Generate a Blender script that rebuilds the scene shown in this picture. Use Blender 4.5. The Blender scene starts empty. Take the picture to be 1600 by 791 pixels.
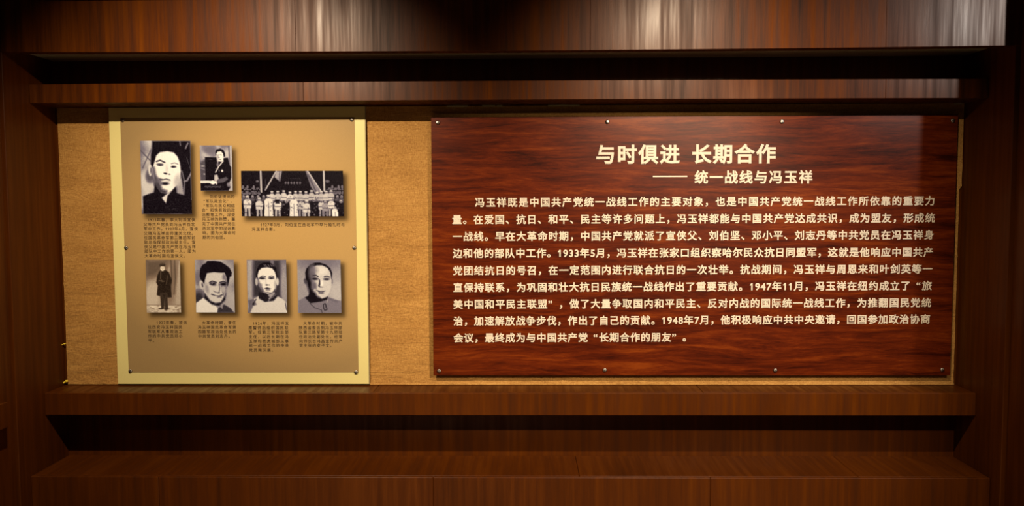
import bpy, bmesh, math, random
import numpy as np
from mathutils import Matrix, Vector, noise

SC = bpy.context.scene
COL = SC.collection

# ---------------------------------------------------------------- camera
CX, CD, CZ, YAW, PIT, ROL, FPX = 0.0, 3.7899, 0.0, -0.016, -0.0621, -0.0036, 1248.33
_F = np.array([math.sin(YAW) * math.cos(PIT), math.cos(YAW) * math.cos(PIT), math.sin(PIT)])
_R = np.array([math.cos(YAW), -math.sin(YAW), 0.0])
_U = np.cross(_R, _F)
_R2 = _R * math.cos(ROL) + _U * math.sin(ROL)
_U2 = _U * math.cos(ROL) - _R * math.sin(ROL)
cam_data = bpy.data.cameras.new('camera')
cam_data.sensor_width = 36.0
cam_data.sensor_fit = 'HORIZONTAL'
cam_data.lens = FPX * 36.0 / 1600.0
cam_data.clip_start = 0.05
cam = bpy.data.objects.new('camera', cam_data)
COL.objects.link(cam)
M = Matrix(((_R2[0], _U2[0], -_F[0], CX), (_R2[1], _U2[1], -_F[1], -CD), (_R2[2], _U2[2], -_F[2], CZ), (0, 0, 0, 1)))
cam.matrix_world = M
SC.camera = cam

# ---------------------------------------------------------------- world and exposure
SC.view_settings.view_transform = 'Standard'
SC.view_settings.look = 'None'
SC.view_settings.exposure = 0.0
SC.view_settings.gamma = 1.0
SC.view_settings.use_curve_mapping = False
world = bpy.data.worlds.new('world')
SC.world = world
world.use_nodes = True
world.node_tree.nodes['Background'].inputs[0].default_value = (1.0, 0.78, 0.55, 1)
world.node_tree.nodes['Background'].inputs[1].default_value = 0.04

# ---------------------------------------------------------------- ceiling spotlights of the room, plus one added lamp for floor bounce
def spot(name, loc, target, power, color, angle, blend, radius):
    d = bpy.data.lights.new(name, 'SPOT')
    d.energy = power
    d.color = color
    d.spot_size = math.radians(angle)
    d.spot_blend = blend
    d.shadow_soft_size = radius
    o = bpy.data.objects.new(name, d)
    o.location = loc
    v = Vector(target) - Vector(loc)
    o.rotation_euler = v.to_track_quat('-Z', 'Y').to_euler()
    COL.objects.link(o)
    return o

WARM = (1.0, 0.81, 0.56)
spot('spot_lamp', (-1.17, -1.80, 1.09), (-1.24, 0.0, -0.36), 275, WARM, 84, 0.95, 0.02)
spot('spot_lamp', (0.82, -1.80, 1.09), (0.80, 0.0, -0.36), 220, WARM, 84, 0.95, 0.02)
spot('spot_lamp', (2.72, -1.83, 1.09), (1.65, 0.0, 0.12), 95, (1.0, 0.92, 0.82), 62, 0.5, 0.045)
spot('added_bounce_lamp', (-0.6, -1.7, 1.09), (-0.6, -1.72, -1.6), 420, WARM, 46, 0.6, 0.06)  # added lamp, aimed at the floor so the bounce brightens soffit and header underside
spot('spot_lamp', (1.75, -3.2, 1.09), (0.40, 0.0, -1.25), 520, WARM, 55, 1.0, 0.05)

# ---------------------------------------------------------------- helpers
def at(px, py, Y):
    """point of the plane y = Y that the camera sees at the photo's pixel"""
    d = _F + _R2 * ((px - 800.0) / FPX) + _U2 * ((395.5 - py) / FPX)
    t = (Y + CD) / d[1]
    return (CX + d[0] * t, Y, CZ + d[2] * t)

def px_x(px, py, Y):
    return at(px, py, Y)[0]

def tag(o, label=None, cat=None, group=None, kind=None):
    if label: o['label'] = label
    if cat: o['category'] = cat
    if group: o['group'] = group
    if kind: o['kind'] = kind
    return o

def empty(name, loc=(0, 0, 0)):
    o = bpy.data.objects.new(name, None)
    o.location = loc
    COL.objects.link(o)
    return o

def link_mesh(name, me, mat, parent=None):
    if mat is not None and len(me.materials) == 0:
        me.materials.append(mat)
    o = bpy.data.objects.new(name, me)
    COL.objects.link(o)
    if parent is not None:
        o.parent = parent
        o.matrix_parent_inverse = parent.matrix_world.inverted() if False else Matrix.Translation(-Vector(parent.location))
    return o

def from_bm(name, bm, mat, parent=None, smooth=False):
    me = bpy.data.meshes.new(name)
    bm.normal_update()
    bm.to_mesh(me)
    bm.free()
    if smooth:
        for p in me.polygons: p.use_smooth = True
    return link_mesh(name, me, mat, parent)

def long_box(name, x0, x1, y0, y1, z0, z1, mat, parent=None, sag=None, bev=0.0026, n=None, taper=None):
    """box with eased edges; long members may sag by sag(x)"""
    bm = bmesh.new()
    bmesh.ops.create_cube(bm, size=1.0)
    for v in bm.verts:
        v.co = Vector(((x0 + x1) / 2 + v.co.x * (x1 - x0), (y0 + y1) / 2 + v.co.y * (y1 - y0), (z0 + z1) / 2 + v.co.z * (z1 - z0)))
    if bev > 0:
        bmesh.ops.bevel(bm, geom=list(bm.edges), offset=bev, segments=1, affect='EDGES', clamp_overlap=True)
    if sag is not None:
        n = n or max(2, int((x1 - x0) / 0.25))
        for k in range(1, n):
            x = x0 + (x1 - x0) * k / n
            bmesh.ops.bisect_plane(bm, geom=list(bm.verts) + list(bm.edges) + list(bm.faces), plane_co=(x, 0, 0), plane_no=(1, 0, 0))
        for v in bm.verts:
            v.co.z += sag(v.co.x)
    return from_bm(name, bm, mat, parent)

# ---------------------------------------------------------------- materials
def new_mat(name):
    m = bpy.data.materials.new(name)
    m.use_nodes = True
    nt = m.node_tree
    b = nt.nodes['Principled BSDF']
    return m, nt, b

def N(nt, t, **kw):
    n = nt.nodes.new(t)
    for k, v in kw.items():
        if hasattr(n, k): setattr(n, k, v)
        else: n.inputs[k].default_value = v
    return n

def ramp(nt, stops, fac):
    r = nt.nodes.new('ShaderNodeValToRGB')
    e = r.color_ramp.elements
    while len(e) < len(stops): e.new(0.5)
    for el, (p, c) in zip(e, stops):
        el.position = p
        el.color = (c[0], c[1], c[2], 1)
    nt.links.new(fac, r.inputs[0])
    return r

def coords(nt, scale, rot=(0, 0, 0)):
    tc = nt.nodes.new('ShaderNodeTexCoord')
    mp = nt.nodes.new('ShaderNodeMapping')
    mp.inputs['Scale'].default_value = scale
    mp.inputs['Rotation'].default_value = rot
    nt.links.new(tc.outputs['Object'], mp.inputs['Vector'])
    return mp.outputs[0]

def wood(name, dark, mid, light, axis, rough=0.3, figure=1.0, coat=0.5, spec=0.5):
    """sapele-like veneer: fine pores and a broad ribbon figure along one axis"""
    m, nt, b = new_mat(name)
    def sc(a, c):
        return tuple(c if i == 'XYZ'.index(axis) else a for i in range(3))
    n1 = N(nt, 'ShaderNodeTexNoise', Scale=1.0, Detail=3.0, Roughness=0.6)
    nt.links.new(coords(nt, sc(36, 1.4)), n1.inputs['Vector'])
    n2 = N(nt, 'ShaderNodeTexNoise', Scale=1.0, Detail=4.0, Roughness=0.7)
    nt.links.new(coords(nt, sc(170, 12)), n2.inputs['Vector'])
    n3 = N(nt, 'ShaderNodeTexNoise', Scale=1.0, Detail=2.0, Roughness=0.5)
    nt.links.new(coords(nt, sc(5, 0.8)), n3.inputs['Vector'])
    a = N(nt, 'ShaderNodeMath', operation='MULTIPLY'); a.inputs[1].default_value = 0.55 * figure
    nt.links.new(n1.outputs[0], a.inputs[0])
    c = N(nt, 'ShaderNodeMath', operation='MULTIPLY_ADD'); c.inputs[1].default_value = 0.18
    nt.links.new(n2.outputs[0], c.inputs[0]); nt.links.new(a.outputs[0], c.inputs[2])
    off = N(nt, 'ShaderNodeMath', operation='SUBTRACT'); off.inputs[1].default_value = 0.275 * (figure - 1)
    nt.links.new(c.outputs[0], off.inputs[0])
    d = N(nt, 'ShaderNodeMath', operation='MULTIPLY_ADD'); d.inputs[1].default_value = 0.3
    nt.links.new(n3.outputs[0], d.inputs[0]); nt.links.new(off.outputs[0], d.inputs[2])
    r = ramp(nt, [(0.30, dark), (0.50, mid), (0.72, light)], d.outputs[0])
    nt.links.new(r.outputs[0], b.inputs['Base Color'])
    rr = N(nt, 'ShaderNodeMapRange'); rr.inputs['From Min'].default_value = 0.35; rr.inputs['From Max'].default_value = 0.65
    rr.inputs['To Min'].default_value = rough + 0.14; rr.inputs['To Max'].default_value = max(0.08, rough - 0.05)
    nt.links.new(n1.outputs[0], rr.inputs['Value']); nt.links.new(rr.outputs[0], b.inputs['Roughness'])
    b.inputs['Specular IOR Level'].default_value = 0.15
    b.inputs['Coat Weight'].default_value = coat
    b.inputs['Coat Roughness'].default_value = rough * 0.6
    bp = N(nt, 'ShaderNodeBump', Strength=0.12, Distance=0.001)
    nt.links.new(n2.outputs[0], bp.inputs['Height']); nt.links.new(bp.outputs[0], b.inputs['Normal'])
    return m

WD, WM, WL = (0.034, 0.0078, 0.0008), (0.064, 0.0145, 0.0010), (0.104, 0.026, 0.0020)
M_WOOD_V = wood('veneer_vertical', WD, WM, WL, 'Z', rough=0.34, coat=0.0)
M_WOOD_Y = wood('veneer_depthwise', WD, WM, WL, 'Y', rough=0.34, figure=0.8, coat=0.0)
M_WOOD_BACK = wood('veneer_back_wall', WD, WM, WL, 'Z', rough=0.34, coat=0.0)  # back wall veneer, same tones as the vertical one
M_BEAM = wood('veneer_ribbon_figure', (0.014, 0.0030, 0.0003), (0.060, 0.0135, 0.0009), (0.115, 0.029, 0.0022), 'Z', rough=0.34, figure=1.25, coat=0.0)
M_JAMB = wood('veneer_jamb', WD, WM, WL, 'Z', rough=0.34, coat=0.0)

def flat(name, col, rough=0.5, metal=0.0, bump=0.0, scale=300.0, var=0.0, coat=0.0, spec=0.5):
    m, nt, b = new_mat(name)
    b.inputs['Roughness'].default_value = rough
    b.inputs['Metallic'].default_value = metal
    b.inputs['Coat Weight'].default_value = coat
    b.inputs['Specular IOR Level'].default_value = spec
    n = N(nt, 'ShaderNodeTexNoise', Scale=scale, Detail=3.0)
    nt.links.new(coords(nt, (1, 1, 1)), n.inputs['Vector'])
    lo = tuple(max(0, c * (1 - var)) for c in col); hi = tuple(c * (1 + var) for c in col)
    r = ramp(nt, [(0.35, lo), (0.65, hi)], n.outputs[0])
    nt.links.new(r.outputs[0], b.inputs['Base Color'])
    if bump:
        bp = N(nt, 'ShaderNodeBump', Strength=bump, Distance=0.001)
        nt.links.new(n.outputs[0], bp.inputs['Height']); nt.links.new(bp.outputs[0], b.inputs['Normal'])
    return m

M_SOFFIT = flat('soffit_grey_board', (0.50, 0.46, 0.33), 0.7, bump=0.3, scale=180, var=0.2)
M_CEIL = flat('ceiling_dark_paint', (0.02, 0.018, 0.016), 0.8, scale=20, var=0.1)
M_FLOOR = flat('floor_pale_stone', (0.42, 0.33, 0.24), 0.6, scale=80, var=0.3)
M_WALL = flat('plaster_dim', (0.05, 0.035, 0.02), 0.8, scale=20, var=0.1)
M_CREAM = flat('cream_acrylic', (0.70, 0.60, 0.25), 0.35, scale=500, var=0.03, spec=0.3)
M_EDGE = flat('acrylic_edge', (0.30, 0.24, 0.14), 0.2, scale=200, var=0.1)
M_LETTER = flat('cream_vinyl', (0.66, 0.57, 0.47), 0.5, scale=200, var=0.03, spec=0.3)
M_INK = flat('dark_brown_ink', (0.035, 0.018, 0.012), 0.6, scale=200, var=0.1, spec=0.2)
M_YELLOW = flat('yellow_putty', (0.85, 0.62, 0.04), 0.6, bump=0.4, scale=400, var=0.1)
M_PALE = flat('pale_paper_edge', (0.35, 0.30, 0.16), 0.8, scale=300, var=0.2)
M_GAP = flat('dark_gap', (0.012, 0.004, 0.002), 0.9, scale=100, var=0.2)

def steel():
    m, nt, b = new_mat('brushed_steel')
    b.inputs['Metallic'].default_value = 1.0
    b.inputs['Roughness'].default_value = 0.38
    b.inputs['Anisotropic'].default_value = 0.8
    t = N(nt, 'ShaderNodeTangent', direction_type='RADIAL', axis='Y')
    nt.links.new(t.outputs[0], b.inputs['Tangent'])
    n = N(nt, 'ShaderNodeTexNoise', Scale=900.0, Detail=2.0)
    nt.links.new(coords(nt, (1, 1, 1)), n.inputs['Vector'])
    r = ramp(nt, [(0.3, (0.26, 0.23, 0.20)), (0.7, (0.44, 0.40, 0.36))], n.outputs[0])
    nt.links.new(r.outputs[0], b.inputs['Base Color'])
    return m
M_STEEL = steel()

def fabric():
    m, nt, b = new_mat('golden_woven_wallcovering')
    b.inputs['Roughness'].default_value = 0.75
    b.inputs['Sheen Weight'].default_value = 0.15
    b.inputs['Specular IOR Level'].default_value = 0.25
    n1 = N(nt, 'ShaderNodeTexNoise', Scale=1.0, Detail=3.0, Roughness=0.7)      # warp threads
    nt.links.new(coords(nt, (420, 420, 70)), n1.inputs['Vector'])
    n2 = N(nt, 'ShaderNodeTexNoise', Scale=1.0, Detail=3.0, Roughness=0.7)      # weft threads
    nt.links.new(coords(nt, (60, 60, 380)), n2.inputs['Vector'])
    n3 = N(nt, 'ShaderNodeTexNoise', Scale=7.0, Detail=5.0, Roughness=0.6)      # stains, creases
    nt.links.new(coords(nt, (0.6, 1, 1.6)), n3.inputs['Vector'])
    s = N(nt, 'ShaderNodeMath', operation='ADD')
    nt.links.new(n1.outputs[0], s.inputs[0]); nt.links.new(n2.outputs[0], s.inputs[1])
    k = N(nt, 'ShaderNodeMath', operation='MULTIPLY_ADD'); k.inputs[1].default_value = 0.5
    nt.links.new(n3.outputs[0], k.inputs[0]); nt.links.new(s.outputs[0], k.inputs[2])
    r = ramp(nt, [(0.5, (0.23, 0.100, 0.019)), (0.80, (0.38, 0.185, 0.042)), (1.0, (0.52, 0.285, 0.078))], k.outputs[0])
    mr = N(nt, 'ShaderNodeMapRange'); mr.inputs['From Min'].default_value = 0.85; mr.inputs['From Max'].default_value = 1.65
    nt.links.new(k.outputs[0], mr.inputs['Value'])
    nt.links.new(mr.outputs[0], r.inputs[0])
    nt.links.new(r.outputs[0], b.inputs['Base Color'])
    e = r.color_ramp.elements; e[0].position = 0.15; e[1].position = 0.5; e[2].position = 0.9
    vr = N(nt, 'ShaderNodeTexNoise', Scale=1.0, Detail=4.0, Roughness=0.6, Distortion=1.2)
    nt.links.new(coords(nt, (5, 5, 26), (0.0, 0.2, 0.0)), vr.inputs['Vector'])
    b1 = N(nt, 'ShaderNodeBump', Strength=0.5, Distance=0.0012)
    nt.links.new(s.outputs[0], b1.inputs['Height'])
    b2 = N(nt, 'ShaderNodeBump', Strength=0.55, Distance=0.012)
    nt.links.new(vr.outputs[0], b2.inputs['Height']); nt.links.new(b1.outputs[0], b2.inputs['Normal'])
    nt.links.new(b2.outputs[0], b.inputs['Normal'])
    return m
M_FABRIC = fabric()

def board_laminate():
    m, nt, b = new_mat('rosewood_laminate')
    w = N(nt, 'ShaderNodeTexNoise', Scale=1.0, Detail=3.0, Roughness=0.55)      # slow warp of the grain
    nt.links.new(coords(nt, (1.5, 1, 3.2)), w.inputs['Vector'])
    tc = nt.nodes.new('ShaderNodeTexCoord')
    add = N(nt, 'ShaderNodeVectorMath', operation='MULTIPLY_ADD')
    add.inputs[1].default_value = (0.12, 0.0, 0.07)
    nt.links.new(w.outputs[1], add.inputs[0]); nt.links.new(tc.outputs['Object'], add.inputs[2])
    def layer(scale, detail, rough):
        mp = nt.nodes.new('ShaderNodeMapping'); mp.inputs['Scale'].default_value = scale
        nt.links.new(add.outputs[0], mp.inputs['Vector'])
        n = N(nt, 'ShaderNodeTexNoise', Scale=1.0, Detail=detail, Roughness=rough, Distortion=0.5 if detail > 5 else 0.0)
        nt.links.new(mp.outputs[0], n.inputs['Vector'])
        return n
    a = layer((2.6, 1, 30), 8.0, 0.72)
    c = layer((22, 1, 210), 4.0, 0.75)
    d = layer((1.1, 1, 6), 3.0, 0.5)
    k = N(nt, 'ShaderNodeMath', operation='MULTIPLY_ADD'); k.inputs[1].default_value = 0.28
    nt.links.new(c.outputs[0], k.inputs[0]); nt.links.new(a.outputs[0], k.inputs[2])
    k2 = N(nt, 'ShaderNodeMath', operation='MULTIPLY_ADD'); k2.inputs[1].default_value = 0.35
    nt.links.new(d.outputs[0], k2.inputs[0]); nt.links.new(k.outputs[0], k2.inputs[2])
    mr = N(nt, 'ShaderNodeMapRange'); mr.inputs['From Min'].default_value = 0.55; mr.inputs['From Max'].default_value = 1.08
    nt.links.new(k2.outputs[0], mr.inputs['Value'])
    r = ramp(nt, [(0.16, (0.024, 0.0026, 0.0006)), (0.40, (0.064, 0.0074, 0.0010)), (0.60, (0.105, 0.0135, 0.0014)), (0.90, (0.19, 0.034, 0.003))], mr.outputs[0])
    nt.links.new(r.outputs[0], b.inputs['Base Color'])
    b.inputs['Roughness'].default_value = 0.30
    b.inputs['Specular IOR Level'].default_value = 0.27
    bp = N(nt, 'ShaderNodeBump', Strength=0.06, Distance=0.001)
    nt.links.new(c.outputs[0], bp.inputs['Height']); nt.links.new(bp.outputs[0], b.inputs['Normal'])
    return m
M_BOARD = board_laminate()

def print_mat(name, rough):
    """flat print: the ink colours are stored on the mesh"""
    m, nt, b = new_mat(name)
    a = N(nt, 'ShaderNodeAttribute', attribute_name='ink')
    n = N(nt, 'ShaderNodeTexNoise', Scale=420.0, Detail=2.0)
    nt.links.new(coords(nt, (1, 1, 1)), n.inputs['Vector'])
    mr = N(nt, 'ShaderNodeMapRange'); mr.inputs['To Min'].default_value = 0.86; mr.inputs['To Max'].default_value = 1.14
    nt.links.new(n.outputs[0], mr.inputs['Value'])
    v = N(nt, 'ShaderNodeVectorMath', operation='SCALE')
    nt.links.new(a.outputs['Color'], v.inputs[0]); nt.links.new(mr.outputs[0], v.inputs['Scale'])
    nt.links.new(v.outputs[0], b.inputs['Base Color'])
    b.inputs['Roughness'].default_value = rough
    b.inputs['Specular IOR Level'].default_value = 0.08
    return m
M_PRINT = print_mat('printed_sheet', 0.4)
M_PHOTO = print_mat('printed_photograph', 0.35)

# ---------------------------------------------------------------- dimensions (metres, camera height is z = 0)
XL, XR = -2.227, 2.0515
ZLED, ZLEDB, ZSTEP, ZHT, ZHB, ZBB, ZSOF = -0.8698, -0.9732, -1.2178, 0.5434, 0.4601, 0.6466, 0.6775
DL, DS, DH, DJ = 0.173, 0.3044, 0.1931, 0.3741
ZTOP = 0.868
ZCEIL = 1.18
ZFLOOR = -1.62

def sag_beam(x):   return 0.0075 * (1 - (x / 2.1) ** 2) * -1 + 0.0035
def sag_head(x):   return 0.004 * (1 - ((x + 0.2) / 2.1) ** 2) - 0.002
# ---------------------------------------------------------------- the setting
long_box('floor', -3.6, 3.6, -6.0, 0.3, ZFLOOR - 0.05, ZFLOOR, M_FLOOR, bev=0)
tag(bpy.data.objects['floor'], 'stone floor of the exhibition room in front of the wall', 'floor', kind='structure')
o = long_box('ceiling', -3.6, 3.6, -6.0, -DJ - 0.002, ZCEIL, ZCEIL + 0.05, M_CEIL, bev=0)
tag(o, 'dark ceiling above the fascia beam', 'ceiling', kind='structure')

o = long_box('wall_back', XL - 0.25, XR + 0.25, 0.006, 0.05, ZFLOOR, ZCEIL, M_WOOD_BACK, bev=0)
tag(o, 'dark brown veneered wall behind the display', 'wall', kind='structure')

# side cheeks of the recess
wl = long_box('wall_left', XL - 0.30, XL, -DJ, 0.0055, ZFLOOR, ZTOP - 0.002, M_JAMB, bev=0.002)
tag(wl, 'reddish brown veneered pillar closing the recess on the left', 'wall', kind='structure')
wr = long_box('wall_right', XR, XR + 0.34, -DJ, 0.0055, ZFLOOR, ZTOP - 0.002, M_JAMB, bev=0.002)
tag(wr, 'dark veneered pillar closing the recess on the right', 'wall', kind='structure')

# fascia beam across the top, of butted veneer panels
t1 = empty('trim_1', (0, -DJ, ZBB)); tag(t1, 'wide glossy brown fascia beam across the top of the recess', 'beam', kind='structure')
cuts = [XL - 0.011] + [px_x(p, 50, -DJ) for p in (462, 922, 1384)] + [XR + 0.019]
for a, b_ in zip(cuts[:-1], cuts[1:]):
    long_box('panel', a + 0.0003, b_ - 0.0003, -DJ - 0.004, -DJ + 0.05, ZBB, ZTOP, M_BEAM, t1, sag=sag_beam, bev=0.0008)
so = long_box('soffit', XL + 0.001, XR - 0.001, -DJ + 0.051, 0.0045, ZSOF, ZSOF + 0.012, M_SOFFIT, t1, bev=0)
tag(so, 'grey soffit board')
for a, b_ in ((XL - 0.011, XR + 0.019),):
    lp = long_box('ceiling_lip', a, b_, -DJ - 0.05, -DJ - 0.0045, ZTOP + 0.002, ZCEIL - 0.001, M_GAP, t1, bev=0.001)  # near-black strip from the fascia top up to the ceiling
    tag(lp, 'near-black strip above the fascia')

# header, a smaller beam inside the recess
t2 = empty('trim_2', (0, -DH, ZHB)); tag(t2, 'narrow brown header beam just above the text board and poster', 'beam', kind='structure')
hc = [XL + 0.001, px_x(474, 140, -DH), px_x(1384, 140, -DH), XR - 0.001]
for a, b_ in zip(hc[:-1], hc[1:]):
    long_box('panel', a + 0.0005, b_ - 0.0005, -DH, 0.0045, ZHB, ZHT, M_BEAM, t2, sag=sag_head, bev=0.0008)

# upper ledge
t3 = empty('trim_3', (0, -DL, ZLEDB)); tag(t3, 'thick brown ledge running under the poster and text board', 'ledge', kind='structure')
lc = [XL + 0.001, px_x(582, 630, -DL), px_x(1100, 630, -DL), XR - 0.001]
long_box('front_board', lc[0], lc[3], -DL, -DL + 0.02, ZLEDB, ZLED, M_WOOD_V, t3)
for a, b_ in zip(lc[:-1], lc[1:]):
    long_box('top_board', a + 0.0004, b_ - 0.0004, -DL + 0.0205, 0.0045, ZLEDB + 0.02, ZLED, M_WOOD_Y, t3)

# lower step
t4 = empty('trim_4', (0, -DS, ZFLOOR)); tag(t4, 'broad brown step at the bottom of the recess', 'step', kind='structure')
sc_ = [XL + 0.001, px_x(902, 730, -0.15), px_x(1322, 730, -0.15), XR - 0.001]
for a, b_ in zip(sc_[:-1], sc_[1:]):
    long_box('top_board', a + 0.0004, b_ - 0.0004, -DS + 0.0205, 0.0045, ZSTEP - 0.02, ZSTEP, M_WOOD_Y, t4)
fc = [XL + 0.001, px_x(61, 770, -DS), px_x(248, 770, -DS), px_x(677, 770, -DS), px_x(1110, 770, -DS), XR - 0.001]
for i, (a, b_) in enumerate(zip(fc[:-1], fc[1:])):
    yy = 0.0 if i else 0.006
    long_box('front_board', a + 0.0004, b_ - 0.0004, -DS + yy, -DS + 0.02, ZFLOOR + 0.001, ZSTEP, M_WOOD_V, t4)

# side walls coming forward; the left one carries the ledge of its own bay
o = long_box('wall_left_return', XL - 0.30, XL - 0.012, -2.6, -DJ - 0.0045, ZFLOOR, ZCEIL, M_JAMB, bev=0.002)
tag(o, 'dark brown side wall coming forward at the left edge', 'wall', kind='structure')
o = long_box('wall_right_return', XR + 0.02, XR + 0.34, -0.52, -DJ - 0.0045, ZFLOOR, ZCEIL, M_JAMB, bev=0.002)
tag(o, 'unlit dark side wall at the right edge beyond the beam', 'wall', kind='structure')
o = long_box('trim_5', XL - 0.0115, at(13, 648, -0.50)[0], -2.2, -0.50, at(13, 667, -0.50)[2], at(13, 628, -0.50)[2], M_WOOD_V, bev=0.002)
tag(o, 'end of the neighbouring brown ledge at the left edge of the photo', 'ledge', kind='structure')

# ---------------------------------------------------------------- fabric wall covering
def build_fabric():
    x0, x1 = XL + 0.012, XR - 0.004
    z0, z1 = ZLED + 0.004, ZHB - 0.002
    nx, nz = 240, 76
    vs = []; fs = []
    for j in range(nz + 1):
        for i in range(nx + 1):
            x = x0 + (x1 - x0) * i / nx; z = z0 + (z1 - z0) * j / nz
            w = noise.fractal(Vector((x * 1.3, 3.1, z * 6.0)), 1.0, 2.0, 4)
            c = 1 - abs(noise.noise(Vector((x * 2.2 + 7, 0.4, z * 9.0 + 1.5 * noise.noise(Vector((x * 1.2, 0, z * 2)))))))
            y = -0.0015 + 0.0016 * w - 0.0030 * max(0, c - 0.90) / 0.10
            if i == nx and z < at(1498, 291, 0)[2]: x -= 0.010        # torn edge
            if j <= 1: y -= 0.002
            vs.append((x, min(y, 0.004), z))
    for j in range(nz):
        for i in range(nx):
            a = j * (nx + 1) + i
            fs.append((a, a + 1, a + nx + 2, a + nx + 1))
    me = bpy.data.meshes.new('fabric_covering'); me.from_pydata(vs, [], fs); me.update()
    for p in me.polygons: p.use_smooth = True
    o = link_mesh('fabric_covering', me, M_FABRIC)
    tag(o, 'wrinkled golden brown woven wall covering behind the poster and text board', 'wall covering')
    return o
fab = build_fabric()
hem = long_box('hem', px_x(578, 602, 0), px_x(1489, 600, 0), -0.012, -0.0062, ZLED + 0.0006, ZLED + 0.010, M_FABRIC, fab, bev=0.002)
tag(hem, 'pale folded lower hem')
for (pa, pb, py) in ((698, 731, 165.5), (753, 774, 165.5), (776, 785, 165.5), (856, 906, 166.5)):
    xa, xb = px_x(pa, py, -0.010), px_x(pb, py, -0.010)
    z = ZHB - 0.0042
    s = long_box('torn_strip', xa, xb, -0.0105, -0.0095, z - 0.0035, z + 0.004, M_PALE, fab, bev=0)
    tag(s, 'pale torn upper edge of the covering')

fl = long_box('torn_strip', px_x(1491, 163, -0.012), px_x(1505, 163, -0.012), -0.0115, -0.0105, ZHB - 0.010, ZHB - 0.003, M_PALE, fab, bev=0)
tag(fl, 'pale torn upper edge of the covering')
for px, py in ((997, 168), (1095, 168), (1388, 165.5)):
    p = at(px, py, -0.008)
    long_box('staple', p[0] - 0.004, p[0] + 0.004, -0.0085, -0.006, p[2] - 0.001, p[2] + 0.001, M_STEEL, fab, bev=0.0003)

# small scrap of yellow putty in the lower left corner
def build_putty():
    bm = bmesh.new()
    for (px, py, r) in ((99.5, 598.2, 0.0050), (103.8, 595.8, 0.0072), (101.5, 597.2, 0.0052)):
        p = at(px, py, -0.016)
        mt = Matrix.Translation(p) @ Matrix.Diagonal((1.15, 0.9, 0.8, 1))
        bmesh.ops.create_icosphere(bm, subdivisions=2, radius=r, matrix=mt)
    for v in bm.verts:
        v.co += Vector((noise.noise(v.co * 300), 0, noise.noise(v.co * 260 + Vector((5, 0, 0))))) * 0.001
    o = from_bm('putty_scrap', bm, M_YELLOW, smooth=True)
    tag(o, 'tiny bright yellow scrap in the lower left corner of the wall covering', 'scrap')
build_putty()
def build_second_putty():
    bm = bmesh.new()
    for (px, py, r) in ((97.3, 539.0, 0.0040), (100.3, 537.6, 0.0050), (102.3, 537.0, 0.0034)):
        bmesh.ops.create_icosphere(bm, subdivisions=2, radius=r, matrix=Matrix.Translation(at(px, py, -0.016)) @ Matrix.Diagonal((1.2, 0.9, 0.6, 1)))
    o = from_bm('putty_scrap', bm, M_YELLOW, smooth=True)
    tag(o, 'smaller yellow scrap on the left edge of the wall covering, above the corner one', 'scrap', 'yellow scraps on the covering edge')
    bpy.data.objects['putty_scrap']['group'] = 'yellow scraps on the covering edge'
build_second_putty()

# ---------------------------------------------------------------- standoff screws
def screw_mesh():
    bm = bmesh.new()
    prof = [(0.0, -0.0065), (0.0060, -0.0064), (0.0088, -0.0055), (0.0098, -0.0036), (0.0098, 0.0)]
    seg = 20
    rings = []
    for r, y in prof:
        if r == 0: rings.append([bm.verts.new((0, y, 0))]); continue
        rings.append([bm.verts.new((r * math.cos(2 * math.pi * k / seg), y, r * math.sin(2 * math.pi * k / seg))) for k in range(seg)])
    for k in range(seg):
        bm.faces.new((rings[0][0], rings[1][(k + 1) % seg], rings[1][k]))
    for a, b_ in zip(rings[1:-1], rings[2:]):
        for k in range(seg):
            bm.faces.new((a[k], a[(k + 1) % seg], b_[(k + 1) % seg], b_[k]))
    bm.faces.new(list(reversed(rings[-1])))
    bmesh.ops.recalc_face_normals(bm, faces=list(bm.faces))
    me = bpy.data.meshes.new('standoff_screw'); bm.to_mesh(me); bm.free()
    for p in me.polygons: p.use_smooth = True
    me.materials.append(M_STEEL)
    return me
def barrel_mesh(depth):
    bm = bmesh.new()
    bmesh.ops.create_cone(bm, cap_ends=True, segments=16, radius1=0.007, radius2=0.007, depth=depth, matrix=Matrix.Rotation(math.pi / 2, 4, 'X'))
    me = bpy.data.meshes.new('spacer'); bm.to_mesh(me); bm.free()
    me.materials.append(M_STEEL)
    return me
SCREW = screw_mesh()
def put_screws(points, yface, ywall, parent, scale=1.0):
    bar = barrel_mesh(ywall - yface) if ywall - yface > 0.002 else None
    for px, py in points:
        p = at(px, py, yface - 0.003)
        o = bpy.data.objects.new('standoff_screw', SCREW)
        COL.objects.link(o); o.parent = parent
        o.location = Vector((p[0], yface, p[2])) - Vector(parent.location)
        o.scale = (scale, scale, scale)
        if bar:
            s = bpy.data.objects.new('spacer', bar); COL.objects.link(s); s.parent = o
            s.location = (0, (ywall - yface) / 2 / scale, 0)

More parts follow.
